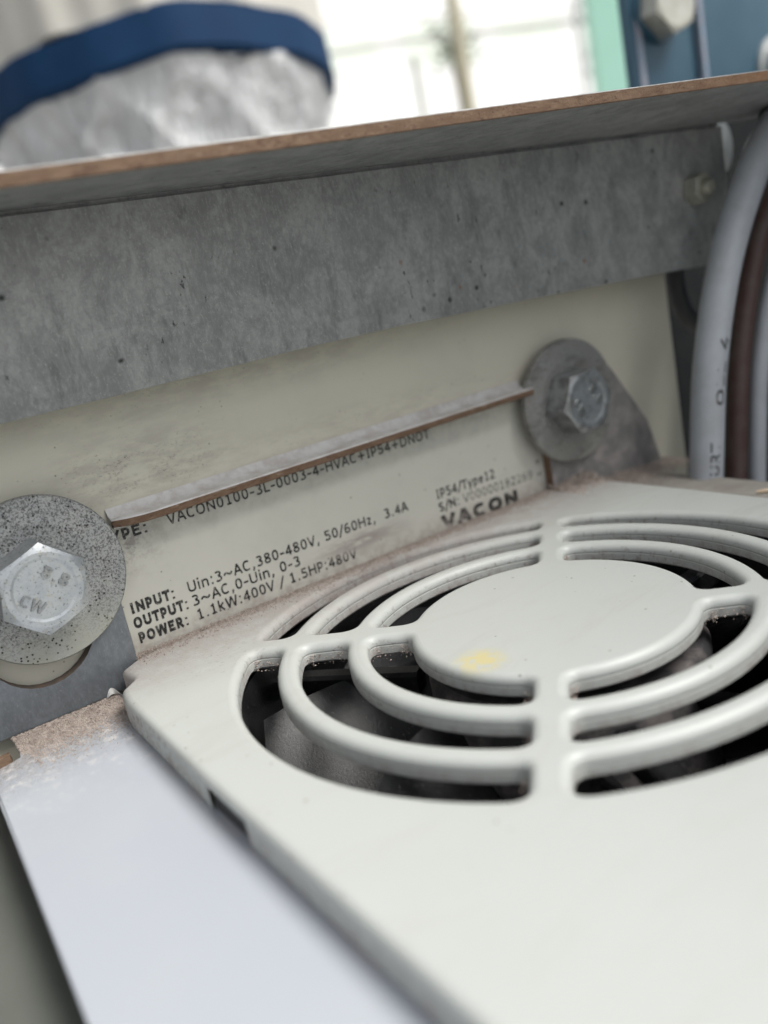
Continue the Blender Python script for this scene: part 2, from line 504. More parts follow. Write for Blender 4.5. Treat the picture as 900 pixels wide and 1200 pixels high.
def tube(bm, pts, r, n=20):
    rings = []
    up = Vector((0, 1, 0))
    for i, p in enumerate(pts):
        t = (pts[min(i + 1, len(pts) - 1)] - pts[max(i - 1, 0)]).normalized()
        s = t.cross(up)
        if s.length < 1e-3:
            s = t.cross(Vector((1, 0, 0)))
        s.normalize()
        u = s.cross(t)
        rr = r[i] if isinstance(r, list) else r
        rings.append([bm.verts.new(p + s * (rr * math.cos(2 * math.pi * k / n)) + u * (rr * math.sin(2 * math.pi * k / n))) for k in range(n)])
    for A, B in zip(rings, rings[1:]):
        for k in range(n):
            bm.faces.new((A[k], A[(k + 1) % n], B[(k + 1) % n], B[k]))
    bm.faces.new(rings[0])
    bm.faces.new(rings[-1])
    return bm

def extrude_poly(bm, pts, d):
    """closed polygon pts (3D, planar) pushed along vector d"""
    a = [bm.verts.new(p) for p in pts]
    b = [bm.verts.new(Vector(p) + Vector(d)) for p in pts]
    f = [bm.faces.new(a), bm.faces.new(list(reversed(b)))]
    for i in range(len(a)):
        j = (i + 1) % len(a)
        bm.faces.new((a[i], b[i], b[j], a[j]))
    return f

# ---- plain wide sans lettering drawn as pen strokes (units: 1 = em; cap height .727, x-height .545)
CAP, XH = 0.727, 0.545
ADV = {'A': .684, 'V': .684, 'C': .698, 'O': .787, 'N': .748, 'L': .557, 'H': .751, 'I': .421, 'P': .603, 'D': .771, 'T': .616, 'Y': .615, 'E': .632,
       'U': .732, 'W': .989, 'S': .684, 'R': .695, 'i': .274, 'n': .633, 'k': .592, 'y': .592, 'p': .623, 'e': .596, 'z': .525, '-': .454, ':': .38,
       ',': .364, '.': .364, '/': .454, '+': .818, '~': .818, ' ': .352}
def ell(cx, cy, rx, ry, a0, a1, n=18, p=2.35):
    out = []
    for i in range(n + 1):
        a = math.radians(a0 + (a1 - a0) * i / n)
        c, s_ = math.cos(a), math.sin(a)
        out.append((cx + rx * math.copysign(abs(c) ** (2 / p), c), cy + ry * math.copysign(abs(s_) ** (2 / p), s_)))
    return out
def glyph(ch, w):
    a = ADV.get(ch, .636) + max(0, w - .1) * .75
    h = w / 2
    l, r = .075 + h, a - .075 - h
    m = (l + r) / 2
    t, b = CAP - h, h
    x = XH - h
    rx = (r - l) / 2
    G = {
        'A': [[(.01 + h, 0), (m, CAP)], [(a - .01 - h, 0), (m, CAP)], [(l + .06, .24), (r - .06, .24)]],
        'V': [[(.01 + h, CAP), (m, 0)], [(a - .01 - h, CAP), (m, 0)]],
        'C': [ell(m + .03, CAP / 2, rx + .03, t - CAP / 2, 48, 312, 26)],
        'O': [ell(m, CAP / 2, rx, t - CAP / 2, 0, 360, 34)],
        'N': [[(l, 0), (l, CAP)], [(l, CAP - h), (r, h)], [(r, 0), (r, CAP)]],
        'L': [[(l, CAP), (l, 0)], [(l - h, b), (r + .03 + h, b)]],
        'H': [[(l, 0), (l, CAP)], [(r, 0), (r, CAP)], [(l, .385), (r, .385)]],
        'I': [[(m, 0), (m, CAP)], [(m - .12, t), (m + .12, t)], [(m - .12, b), (m + .12, b)]],
        'P': [[(l, 0), (l, CAP)], [(l, t)] + ell(m - .02, (t + .29) / 2, rx + .02, (t - .29) / 2, 90, -90, 16) + [(l, .29)]],
        'R': [[(l, 0), (l, CAP)], [(l, t)] + ell(m - .05, (t + .32) / 2, rx - .02, (t - .32) / 2, 90, -90, 16) + [(l, .32)], [(m - .03, .32), (r + .03, 0)]],
        'D': [[(l, 0), (l, CAP)], [(l, t)] + ell(m - .04, CAP / 2, rx + .04, t - CAP / 2, 90, -90, 22) + [(l, b)]],
        'T': [[(m, 0), (m, CAP)], [(.02, t), (a - .02, t)]],
        'Y': [[(m, 0), (m, .32)], [(.01 + h, CAP), (m, .30)], [(a - .01 - h, CAP), (m, .30)]],
        'E': [[(l, 0), (l, CAP)], [(l, t), (r + h, t)], [(l, .385), (r, .385)], [(l, b), (r + h, b)]],
        'U': [[(l, CAP)] + ell(m, .27, rx, .27 - b, 180, 360, 18) + [(r, CAP)]],
        'W': [[(.03 + h, CAP), (a * .27, 0)], [(a * .27, 0), (m, CAP)], [(m, CAP), (a * .73, 0)], [(a * .73, 0), (a - .03 - h, CAP)]],
        'S': [ell(m, .545, rx, t - .545, 30, 200, 14) + [(m - rx * .55, .42), (m, .375), (m + rx * .55, .335)] + ell(m, .20, rx, .20 - b, 20, -150, 14)],
        'i': [[(a / 2, 0), (a / 2, XH)], [(a / 2, .64), (a / 2, .64 + w * 1.05)]],
        'n': [[(l, 0), (l, XH)], [(l, .40)] + ell(m + .01, .35, rx - .01, x - .35, 160, 0, 14) + [(r, 0)]],
        'k': [[(l, 0), (l, .76)], [(l, .25), (r, XH)], [(l + .1, .31), (r + .02, 0)]],
        'y': [[(.02 + h, XH), (m, .02)], [(a - .02 - h, XH), (m - .11, -.2)]],
        'p': [[(l, -.2), (l, XH)], ell(m, XH / 2, rx, x - XH / 2, 0, 360, 26)],
        'e': [[(l, .30), (r, .30)] + ell(m, XH / 2, rx, x - XH / 2, 8, 318, 24)],
        'z': [[(l - .02, x), (r, x)], [(r, x), (l, b)], [(l - .02, b), (r + .02, b)]],
        '-': [[(.06, .29), (a - .06, .29)]],
        ':': [[(a / 2, XH), (a / 2, XH - .13)], [(a / 2, 0), (a / 2, .13)]],
        ',': [[(a / 2 + .03, .13), (a / 2 - .05, -.14)]],
        '.': [[(a / 2, 0), (a / 2, .13)]],
        '/': [[(.03, -.12), (a - .03, .76)]],
        '+': [[(.13, .33), (a - .13, .33)], [(a / 2, .05), (a / 2, .62)]],
        '~': [[(.10, .24), (.16, .34), (.26, .38), (.36, .345), (.46, .28), (.56, .25), (.66, .29), (.72, .40)]],
        '0': [ell(m, CAP / 2, rx, t - CAP / 2, 0, 360, 30)],
        '1': [[(m + .02, 0), (m + .02, CAP)], [(l + .02, .58), (m + .02, .62)], [(l + .02, b), (r, b)]],
        '2': [ell(m - .02, .52, rx, t - .52, 155, -20, 16) + [(m + rx * .5, .36), (l, b + .02)], [(l - h, b), (r + h, b)]],
        '3': [ell(m - .03, .54, rx, t - .54, 140, -90, 16), ell(m - .03, .205, rx + .03, .205 - b + .005, 88, -140, 18)],
        '4': [[(r - .08, 0), (r - .08, CAP)], [(r - .08, CAP - h), (l - .03, .24)], [(l - h, .22), (r + h + .02, .22)]],
        '5': [[(r, t), (l + .03, t), (l + .03, .40)], [(l + .03, .42)] + ell(m - .03, .235, rx + .03, .235 - b, 100, -145, 18)],
        '6': [ell(m, .225, rx, .225 - b, 0, 360, 24), [(r - .03, t)] + ell(m + .09, .26, rx + .09, t - .26, 95, 180, 12)],
        '8': [ell(m, .54, rx - .02, t - .54, 0, 360, 24), ell(m, .20, rx, .20 - b, 0, 360, 24)],
        '9': [ell(m, .50, rx, t - .50, 0, 360, 24), [(l + .03, b)] + ell(m - .09, .46, rx + .09, .46 - b, -85, 0, 12)],
    }
    return G.get(ch, []), a

def ribbon(bm, pts, w, lift, place, depth):
    P = [Vector(p) for p in pts]
    closed = (P[0] - P[-1]).length < 1e-6
    if closed:
        P.pop()
    n = len(P); L = []; R = []
    for i in range(n):
        if closed:
            d0, d1 = (P[i] - P[i - 1]).normalized(), (P[(i + 1) % n] - P[i]).normalized()
        else:
            d0 = (P[i] - P[i - 1]).normalized() if i else (P[1] - P[0]).normalized()
            d1 = (P[i + 1] - P[i]).normalized() if i < n - 1 else d0
        t = (d0 + d1)
        t = t.normalized() if t.length > 1e-6 else d1
        k = 1 / max(0.5, t.dot(d1))
        nn = Vector((-t.y, t.x)) * (w / 2 * k)
        L.append(P[i] + nn); R.append(P[i] - nn)
    vl = [bm.verts.new(place(p.x, p.y, lift + depth)) for p in L]
    vr = [bm.verts.new(place(p.x, p.y, lift + depth)) for p in R]
    if depth:
        bl = [bm.verts.new(place(p.x, p.y, 0)) for p in L]
        br_ = [bm.verts.new(place(p.x, p.y, 0)) for p in R]
    for i in range(n if closed else n - 1):
        j = (i + 1) % n
        bm.faces.new((vl[i], vl[j], vr[j], vr[i]))
        if depth:
            bm.faces.new((vl[i], bl[i], bl[j], vl[j]))
            bm.faces.new((vr[i], vr[j], br_[j], br_[i]))
    if depth and not closed:
        bm.faces.new((vl[0], vr[0], br_[0], bl[0]))
        bm.faces.new((vl[-1], bl[-1], br_[-1], vr[-1]))

def text_bm(body, place, width, height, weight=0.1, depth=0.0):
    """lettering as a mesh, width x cap height in mm; place(u, v, w) -> point"""
    bm = bmesh.new()
    out, x = [], 0.0
    for ch in body:
        st, a = glyph(ch, weight)
        out += [[(px + x, py) for px, py in s_] for s_ in st]
        x += a
    k = height / CAP
    kx = width / x
    for i, st in enumerate(out):
        ribbon(bm, st, weight, (i % 7) * 0.004, lambda u, v, q: place(u * kx, v * k, q), depth / 1.0)
    return bm

# ================================================================== LARGE STRUCTURE
bm = bmesh.new()
bmesh.ops.create_grid(bm, x_segments=8, y_segments=8, size=60000)
for v in bm.verts:
    v.co.z = -1300
tag(link('ground', bm, M['ground']), 'grey concrete yard far below the cabinet', kind='structure')

# ---- cream panel with the type label
panel = thing('back_panel', (18, 47, -60), 'cream painted panel behind the type label, grimy above the ledge', 'panel')
bm = bmesh.new()
box(bm, -170, 88.3, 47.07, 49.6, -70, 58, 0.5)
link('panel_sheet', bm, M['cream'], panel)

lab_pts = []
def rr(x0, x1, z0, z1, r, n=6):
    out = []
    for cx, cz, a0 in ((x1 - r, z0 + r, -90), (x1 - r, z1 - r, 0), (x0 + r, z1 - r, 90), (x0 + r, z0 + r, 180)):
        for k in range(n + 1):
            a = math.radians(a0 + 90 * k / n)
            out.append((cx + r * math.cos(a), cz + r * math.sin(a)))
    return out
bm = bmesh.new()
extrude_poly(bm, [(x, 46.92, z) for x, z in rr(-45.1, 45.3, -3, 21.2, 1.6)], (0, 0.14, 0))
label = link('type_label', bm, M['label'], panel, smooth=False)
label['label'] = 'pale printed type label'

def print_line(body, x0, x1, z, h, bold=0.125, mat='ink', drop=0.0):
    w_ = x1 - x0
    b = text_bm(body, lambda u, v, q: (x0 + u, 46.885 - q, z + v + drop * u / w_), w_, h, bold)
    return link('printed_text', b, M[mat], label, smooth=False)
print_line('TYPE:', -45.7, -37.8, 18.1, 1.8, 0.17)
print_line('VACON0100-3L-0003-4-HVAC+IP54+DNOT', -34.7, 18.1, 18.1, 1.85)
print_line('INPUT:', -44.2, -36.4, 6.3, 1.85, 0.205)
print_line('Uin:3~AC,380-480V, 50/60Hz,  3.4A', -34.4, 10.3, 6.3, 1.85)
print_line('OUTPUT:', -44.3, -34.7, 3.8, 1.85, 0.205)
print_line('3~AC,0-Uin, 0-3', -34.3, -13.6, 3.85, 1.85)
print_line('POWER:', -44.1, -35.4, 1.25, 1.85, 0.205)
print_line('1.1kW:400V / 1.5HP:480V', -34.1, -2.4, 1.35, 1.85)
print_line('IP54/Type12', 16.9, 31.8, 6.25, 1.9)
print_line('S/N:', 16.9, 22.2, 3.7, 1.8, 0.15)
print_line('V00000182269', 23.0, 41.4, 3.65, 1.8, 0.10, 'worn', -0.3)
print_line('VACON', 16.9, 36.9, 0.15, 2.7, 0.215, 'ink', -0.5)
link('printed_text', text_bm('1 3', lambda u, v, q: (43.6 - v, 46.885 - q, 2.9 + u), 4.0, 1.0, 0.13), M['worn'], label, smooth=False)

# ---- bracket: two ears against the panel, a bent-out ledge, a tray running forward
br = thing('mounting_bracket', (-58, 45, -4), 'galvanised mounting bracket with slotted ears, rusty ledge and pale tray', 'bracket')
YP = 44.7
def ear(outline, hole=None, name='ear_plate', mat=None):
    bm = bmesh.new()
    if hole is None:
        extrude_poly(bm, [(x, YP, z) for x, z in outline], (0, 2.0, 0))
    else:
        for y in (YP, YP + 2.0):
            tri = geometry.tessellate_polygon([[Vector((x, z, 0)) for x, z in outline], [Vector((x, z, 0)) for x, z in hole]])
            pts = [bm.verts.new((x, y, z)) for x, z in outline + hole]
            for t in tri:
                try:
                    bm.faces.new([pts[i] for i in t])
                except ValueError:
                    pass
            if y == YP:
                front = pts
        back = pts
        n, k = len(outline), len(hole)
        for i in range(n):
            bm.faces.new((front[i], front[(i + 1) % n], back[(i + 1) % n], back[i]))
        for i in range(k):
            bm.faces.new((front[n + i], front[n + (i + 1) % k], back[n + (i + 1) % k], back[n + i]))
    for f in bm.faces:
        if abs(f.normal.y) < 0.5:
            f.material_index = 1
    bm.normal_update()
    for f in bm.faces:
        f.material_index = 0 if abs(f.normal.y) > 0.5 else 1
    return link(name, bm, [mat, M['edge'] if mat is not M['dirtplate'] else M['rust']], br, smooth=False)
slot = []
for k in range(17):
    a = math.pi + math.pi * k / 16
    slot.append((-58.4 + 8.1 * math.cos(a), 9.2 + 8.1 * math.sin(a)))
for k in range(17):
    a = math.pi * k / 16
    slot.append((-58.4 + 8.1 * math.cos(a), 18.0 + 8.1 * math.sin(a)))
ear([(-92, -4.0), (-45.7, -4.0), (-45.7, 22.4), (-47.8, 25.8), (-64, 28), (-80, 24), (-92, 4)], slot, mat=M['plate'])
slot2 = [(x + 109.6, z) for x, z in slot]
ear([(44.6, -5.0), (78.0, -5.0), (77.4, -4.0), (74.2, 7.0), (65.2, 20.5), (60, 26), (47.5, 26.5), (44.6, 23.0)], None, mat=M['dirtplate'])
# the ledge: the tongue of the window bent out over the label
bm = bmesh.new()
led = []
N = 40
for i in range(N + 1):
    x = -43.6 + (41.2 + 43.6) * i / N
    t = i / N
    yf = 42.5 + random.uniform(-0.07, 0.07) + (0.9 * max(0, 1 - t * 14) ** 2 * 3 if t < 0.07 else 0)
    zf = 22.0 + 0.1 * t
    led.append((x, yf, zf, random.uniform(-0.05, 0.05)))
rows = []
for x, yf, zf, j in led:
    prof = [(46.9, zf + 1.5), (46.2, zf + 0.5), (45.2, zf + 0.08), (yf + 0.2, zf), (yf, zf - 0.2), (yf + 0.05, zf - 1.2 + j), (yf + 0.3, zf - 1.35 + j), (44.8, zf - 1.3), (46.9, zf - 0.9)]
    rows.append([bm.verts.new((x, y, z)) for y, z in prof])
for A, B in zip(rows, rows[1:]):
    for k in range(len(A) - 1):
        f = bm.faces.new((A[k], A[k + 1], B[k + 1], B[k]))
        f.material_index = 1 if k in (4, 5) else 0
    f = bm.faces.new((A[-1], A[0], B[0], B[-1]))
bm.faces.new(rows[0]); bm.faces.new(rows[-1])
link('ledge', bm, [M['tab'], M['rust']], br)['label'] = 'narrow ledge with rust brown cut edge'
# the tray with its bend at the ears and the relief slit at its corner
bm = bmesh.new()
tray = [(-71.2, 36.0), (-67.6, 36.0), (-66.3, 36.6), (-65.9, 44.2), (-44.6, 44.2), (-44.6, -170), (-81, -170), (-73.8, -20)]
prof = [(p[0], p[1], -4.2) for p in tray]
extrude_poly(bm, prof, (0, 0, -2.0))
es = [e for e in bm.edges if abs(e.verts[0].co.z - e.verts[1].co.z) < 1e-6 and e.verts[0].co.z > -5]
bmesh.ops.bevel(bm, geom=es, offset=0.4, segments=2, affect='EDGES')
link('tray', bm, M['tray'], br)['label'] = 'pale bluish tray with dust at its bend'
bm = bmesh.new()
extrude_poly(bm, [(-84, 40.5, -3.9), (-67.4, 40.2, -4.3), (-67.8, 37.6, -4.7), (-70.5, 36.6, -4.6), (-84, 36.6, -4.4)], (0, 0, -1.6))
bmesh.ops.subdivide_edges(bm, edges=bm.edges[:], cuts=3)
for v in bm.verts:
    v.co += Vector((random.uniform(-.12, .12), random.uniform(-.12, .12), random.uniform(-.12, .12)))
link('corner_tongue', bm, M['rust'], br)['label'] = 'rusty torn corner tongue'

# ---- galvanised beam across the top
beam = thing('steel_beam', (0, 38, 38), 'galvanised steel angle beam with rusty front edge, spanning above the panel', 'beam')
XS = [-190 + 10 * i for i in range(42)]
def zb(x): return 40.4 if x < 0 else 40.4 - 3.2 * (x / 83) ** 1.2
def zg(x): return 66.2 - 0.014 * x
def zf(x): return 67.96 + 0.015 * x
bm = bmesh.new(); rows = []
for x in [v for v in XS if v <= 105]:
    j = random.uniform(-0.12, 0.12)
    prof = [(38.15, zb(x) + j), (38.0, zb(x) + .25 + j), (38.0, zg(x) - .75 + j * .6), (38.25, zg(x) - .5 + j * .6), (38.95, zg(x) - .45), (38.95, zg(x) + 1.2), (40.4, zg(x) + 1.2), (40.4, zb(x) + .2 + j), (39.8, zb(x) + j)]
    rows.append([bm.verts.new((x, y, z)) for y, z in prof])
for A, B in zip(rows, rows[1:]):
    for k in range(len(A)):
        bm.faces.new((A[k], A[(k + 1) % len(A)], B[(k + 1) % len(A)], B[k]))
bm.faces.new(rows[0]); bm.faces.new(rows[-1])
link('web', bm, M['galv'], beam)
bm = bmesh.new(); rows = []
for x in XS:
    g, f = zg(x), zf(x)
    prof = [(38.9, g + .02), (38.4, g), (37.0, g), (36.0, g), (9.15, f - 1.75), (9.0, f - 1.6), (9.0, f - .15), (9.12, f), (36.0, g + 1.9), (38.0, g + 1.9), (38.7, g + 1.6), (38.9, g + 1.1)]
    rows.append([bm.verts.new((x, y, z)) for y, z in prof])
for A, B in zip(rows, rows[1:]):
    for k in range(len(A)):
        q = bm.faces.new((A[k], A[(k + 1) % len(A)], B[(k + 1) % len(A)], B[k]))
        q.material_index = 1 if k in (4, 5) else 0
bm.faces.new(rows[0]); bm.faces.new(rows[-1])
link('flange', bm, [M['galv'], M['rust']], beam)['label'] = 'top flange with rust brown cut edge'

# ---- near black plate added for the shade behind the cables; cabinet floor below
bm = bmesh.new()
box(bm, 86, 330, 96, 99, -90, 80, 0.5)
tag(link('gap_shade_plate', bm, M['gapshade'], base=(200, 97, -90)), 'near black plate added for the deep shade behind the hanging cables', 'plate')
bm = bmesh.new()
box(bm, -260, -51, -220, 46.5, -14, -10, 0.8)
tag(link('cabinet_floor', bm, M['cabinet'], base=(-150, -80, -14)), 'olive grey painted cabinet floor below the pale tray', 'cabinet floor')

# ---- blue steel column
colm = thing('steel_column', (220, 120, -90), 'dark blue painted steel column beyond the rusty beam edge', 'column')
bm = bmesh.new(); box(bm, 166.5, 300, 115, 119, -90, 330, 0.8); link('column_plate', bm, M['blue'], colm)
bm = bmesh.new(); box(bm, 168.6, 171.0, 114.5, 115.0, -90, 330, 0.2); link('edge_strip', bm, M['gleamseam'], colm)  # pale colour paints the highlight line down the column edge
bm = bmesh.new(); box(bm, 156, 160, -260, 60, -90, 250, 0.8); link('unseen_light_blocker', bm, M['blue'], colm)  # unseen plate added to keep light off the right side
bm = bmesh.new(); box(bm, 196.4, 198.6, 112.4, 115.0, -90, 330, 0.7); link('edge_strip', bm, M['gleamseam'], colm)
bm = bmesh.new(); box(bm, 198.6, 300, 112.6, 115.0, -90, 330, 0.5); link('cover_strip', bm, M['blue'], colm)

# ================================================================== DRIVE WITH FAN GRILLE
drive = thing('motor_drive', (0, 0, -45), 'light grey drive unit with round ribbed fan grille, yellow smudge on its hub', 'drive unit')
PHI = -0.77
def circ(R, cx, cy):
    return lambda th: R + cx * math.cos(th) + cy * math.sin(th)
EDGES = [(circ(20.2, 0.6, 0.35), circ(26.4, 0.5, 0.3)),
         (circ(29.4, 0.5, 0.3), circ(35.3, -0.4, 0.8)),
         (circ(38.35, -0.4, 0.8), circ(43.9, -0.9, -0.3))]
HW = 2.1
def slot_outline(q, k):
    rin, rout = EDGES[k]
    a0 = PHI + q * math.pi / 2
    a1 = a0 + math.pi / 2
    def arc(rf, n, rev):
        R0 = rf((a0 + a1) / 2)
        d = math.asin(HW / R0)
        th = [a0 + d + (math.pi / 2 - 2 * d) * i / n for i in range(n + 1)]
        if rev:
            th.reverse()
        return [Vector((rf(t) * math.cos(t), rf(t) * math.sin(t))) for t in th]
    def side(p, r, n=14):
        return [p.lerp(r, i / n) for i in range(1, n)]
    A = arc(rin, 56, False); B = arc(rout, 56, True)
    P = A + side(A[-1], B[0]) + B + side(B[-1], A[0])
    # round the four corners
    corners = [A[0], A[-1], B[0], B[-1]]
    rad = 1.7
    out = []
    L = len(P)
    i = 0
    cum = P
    idx = [P.index(c) for c in corners]
    keep = [True] * L
    ins = {}
    for ci in idx:
        c = P[ci]
        j = ci; d = 0
        while d < rad:
            d += (P[(j - 1) % L] - P[j % L]).length; j -= 1
        a = P[j % L]
        kx = ci; d = 0
        while d < rad:
            d += (P[(kx + 1) % L] - P[kx % L]).length; kx += 1
        b = P[kx % L]
        for mth in range(j + 1, kx):
            keep[mth % L] = False
        ins[j % L] = [a * (1 - t) ** 2 + c * 2 * t * (1 - t) + b * t * t for t in (1 / 9 * s for s in range(1, 9))]
    for i in range(L):
        if keep[i]:
            out.append(P[i])
        if i in ins:
            out += ins[i]
    return out
def offset_poly(P, d):
    """grow a counter-clockwise polygon by d"""
    n = len(P); out = []
    for i in range(n):
        t = (P[(i + 1) % n] - P[i - 1]).normalized()
        out.append(P[i] + Vector((t.y, -t.x)) * d)
    return out
def ccw(P):
    a = sum(P[i - 1].x * P[i].y - P[i].x * P[i - 1].y for i in range(len(P)))
    return P if a > 0 else list(reversed(P))

bm = bmesh.new()
RO, HT = 1.2, 3.0
top_loops, bot_loops = [], []
steps = [(RO * (1 - math.sin(a)), -RO * (1 - math.cos(a))) for a in (math.pi / 2 * i / 7 for i in range(8))]
for q in range(4):
    for k in range(3):
        P = ccw(slot_outline(q, k))
        loops = []
        for d, z in steps + [(0.0, -HT + 0.3), (0.3, -HT)]:
            loops.append([bm.verts.new((p.x, p.y, z)) for p in offset_poly(P, d)])
        for A, B in zip(loops, loops[1:]):
            for i in range(len(A)):
                bm.faces.new((A[i], A[(i + 1) % len(A)], B[(i + 1) % len(A)], B[i]))
        top_loops.append(loops[0]); bot_loops.append(loops[-1])
# the outline of the cover, counter-clockwise, with rounded rear left corner and the moulded step
def seg(a, b, n):
    return [(a[0] + (b[0] - a[0]) * i / n, a[1] + (b[1] - a[1]) * i / n) for i in range(n)]
OUT = seg((-53.2, -165), (54, -165), 10) + seg((54, -165), (54, 42), 20) + [(53.8, 43.6), (53.0, 45.2), (51.6, 46.2), (50, 46.6)] + seg((49, 46.6), (-43.5, 45.9), 20) + \
    [(-44.9, 45.4), (-46.8, 44.2), (-48.6, 42.9), (-49.0, 42.5), (-49.05, 42.0), (-48.9, 40.0), (-48.8, 38.0), (-49.0, 37.4), (-50.2, 36.3), (-51.4, 35.2), (-51.7, 34.6), (-52.1, 32.6)] + \
    seg((-52.4, 30), (-53.0, 0.6), 8) + [(-53.0, 0.6), (-53.0, -0.2)] + seg((-53.0, -1), (-53.05, -9.5), 6) + [(-53.05, -9.5), (-53.05, -10.3)] + seg((-53.05, -12), (-53.2, -165), 14)
OUTV = []
for p in OUT:
    v = Vector(p)
    if not OUTV or (v - OUTV[-1]).length > 0.05:
        OUTV.append(v)
OUTV = ccw(OUTV)
RO2 = 1.1
loops = []
for d, z in [(-RO2 * (1 - math.sin(a)), -RO2 * (1 - math.cos(a))) for a in (math.pi / 2 * i / 7 for i in range(8))] + [(0.0, -4.0)]:
    loops.append([bm.verts.new((p.x, p.y, z)) for p in offset_poly(OUTV, d)])
n = len(OUTV)
inner = [bm.verts.new((p.x, p.y, -4.0)) for p in offset_poly(OUTV, -1.6)]
inner2 = [bm.verts.new((p.x, p.y, -HT)) for p in offset_poly(OUTV, -1.6)]
loops += [inner, inner2]
for li, (A, B) in enumerate(zip(loops, loops[1:])):
    for i in range(n):
        j = (i + 1) % n
        ym = (OUTV[i].y + OUTV[j].y) / 2
        if OUTV[i].x < -52 and -9.6 < ym < 0.5 and li >= 7:
            continue                                          # the snap slot cut into the skirt
        bm.faces.new((A[i], A[j], B[j], B[i]))
for outer, holes in ((loops[0], top_loops), (inner2, bot_loops)):
    tri = geometry.tessellate_polygon([[v.co.copy() for v in outer]] + [[v.co.copy() for v in h] for h in holes])
    allv = list(outer) + [v for h in holes for v in h]
    for t in tri:
        try:
            bm.faces.new([allv[i] for i in t])
        except ValueError:
            pass
bmesh.ops.recalc_face_normals(bm, faces=bm.faces[:])
# cut the moulding into hub, rings, spokes and plate
U = Vector((math.cos(PHI), math.sin(PHI), 0)); V = Vector((-math.sin(PHI), math.cos(PHI), 0))
SW = 4.0
for nrm in (U, V):
    for d in (-SW, SW, -20.6, 20.6, -44.6, 44.6):
        bmesh.ops.bisect_plane(bm, geom=bm.verts[:] + bm.edges[:] + bm.faces[:], plane_co=nrm * d, plane_no=nrm, dist=1e-5)
groups = {}
for f in bm.faces:
    c = f.calc_center_median()
    u, v_ = c.dot(U), c.dot(V)
    r = math.hypot(c.x, c.y); th = math.atan2(c.y, c.x)
    key = None
    if abs(v_) < SW and 20.6 < abs(u) < 44.6:
        key = ('spoke', u > 0)
    elif abs(u) < SW and 20.6 < abs(v_) < 44.6:
        key = ('spoke', 2 + (v_ > 0))
    elif r < 23.4:
        key = 'hub_disc'
    elif r < 32.4:
        key = ('grille_ring', 1)
    elif r < 41.2:
        key = ('grille_ring', 2)
    else:
        key = 'cover_plate'
    groups.setdefault(key, []).append(f)
for key, fs in groups.items():
    b2 = bmesh.new(); mp = {}
    for f in fs:
        vs_ = []
        for v in f.verts:
            if v not in mp:
                mp[v] = b2.verts.new(v.co)
            vs_.append(mp[v])
        b2.faces.new(vs_)
    nm = key if isinstance(key, str) else key[0]
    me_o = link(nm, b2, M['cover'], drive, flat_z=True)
    if nm == 'hub_disc':
        me_o['label'] = 'round hub disc with yellow smudge'
bm.free()
# housing under the cover: open-topped shell, its right deck left bare and dusty
bm = bmesh.new()
o_ = [(-50, -165), (70.6, -165), (70.6, 46.5), (-50, 46.5)]
i_ = [(-48, -160), (52.5, -160), (52.5, 44.8), (-48, 44.8)]
lv = []
for pts, z in ((o_, -60), (o_, -3.6), (None, 0), (i_, -3.2), (i_, -58)):
    if pts is None:
        pts, z = [(-49.5, -164.5), (70.1, -164.5), (70.1, 46.0), (-49.5, 46.0)], -3.2
    lv.append([bm.verts.new((x, y, z - (9 if x < 0 and z > -5 else 0))) for x, y in pts])
for A, B in zip(lv, lv[1:]):
    for i in range(4):
        bm.faces.new((A[i], A[(i + 1) % 4], B[(i + 1) % 4], B[i]))
bm.faces.new(lv[0]); bm.faces.new(lv[-1])
link('housing', bm, M['housing'], drive)

bm = bmesh.new(); box(bm, -52.6, -49.5, -9.3, 0.4, -4.1, -1.75, 0.2)
link('slot_shade_block', bm, M['black'], drive)  # black block added so the snap slot looks deep and shaded

# ---- the fan under the grille
fan = thing('axial_fan', (0, 0, -34), 'dark dusty axial fan seen through the grey grille', 'fan')
bm = bmesh.new()
lathe(bm, [(45.2, -4.4), (46.6, -4.4), (46.6, -34), (44.4, -34), (44.4, -9), (45.2, -4.4)], (0, 0, 0), 'z', 96, cap=False)
bmesh.ops.remove_doubles(bm, verts=bm.verts[:], dist=1e-4)
link('fan_frame', bm, M['fan'], fan)
bm = bmesh.new(); lathe(bm, [(46.5, -36), (46.5, -34.2)], (0, 0, 0), 'z', 64); link('base_plate', bm, M['fan'], fan)
FX, FY = 3.0, 1.5                                             # the rotor sits a little off the grille's centre
bm = bmesh.new(); lathe(bm, [(20.2, -32), (20.2, -7.4), (19.4, -6.2), (17, -5.9)], (FX, FY, 0), 'z', 72); link('rotor_hub', bm, M['fanmid'], fan)
def strut(ang, w_, z0, z1, mat):
    c, s_ = math.cos(ang), math.sin(ang)
    bm = bmesh.new()
    prof = [(-w_ / 2, z0), (-w_ / 2, z1 - .5), (-w_ / 2 + .6, z1), (w_ / 2 - .6, z1), (w_ / 2, z1 - .5), (w_ / 2, z0)]
    a = [bm.verts.new((21 * c - u * s_, 21 * s_ + u * c, z)) for u, z in prof]
    b = [bm.verts.new((45 * c - u * s_, 45 * s_ + u * c, z)) for u, z in prof]
    for i in range(6):
        j = (i + 1) % 6
        bm.faces.new((a[i], a[j], b[j], b[i]))
    bm.faces.new(a); bm.faces.new(b)
    bmesh.ops.subdivide_edges(bm, edges=bm.edges[:], cuts=2)
    link('strut', bm, mat, fan)
for k, ang in enumerate((128, 248, 8)):
    strut(math.radians(ang), 3.4, -11.5, -8.0, M['fan'])
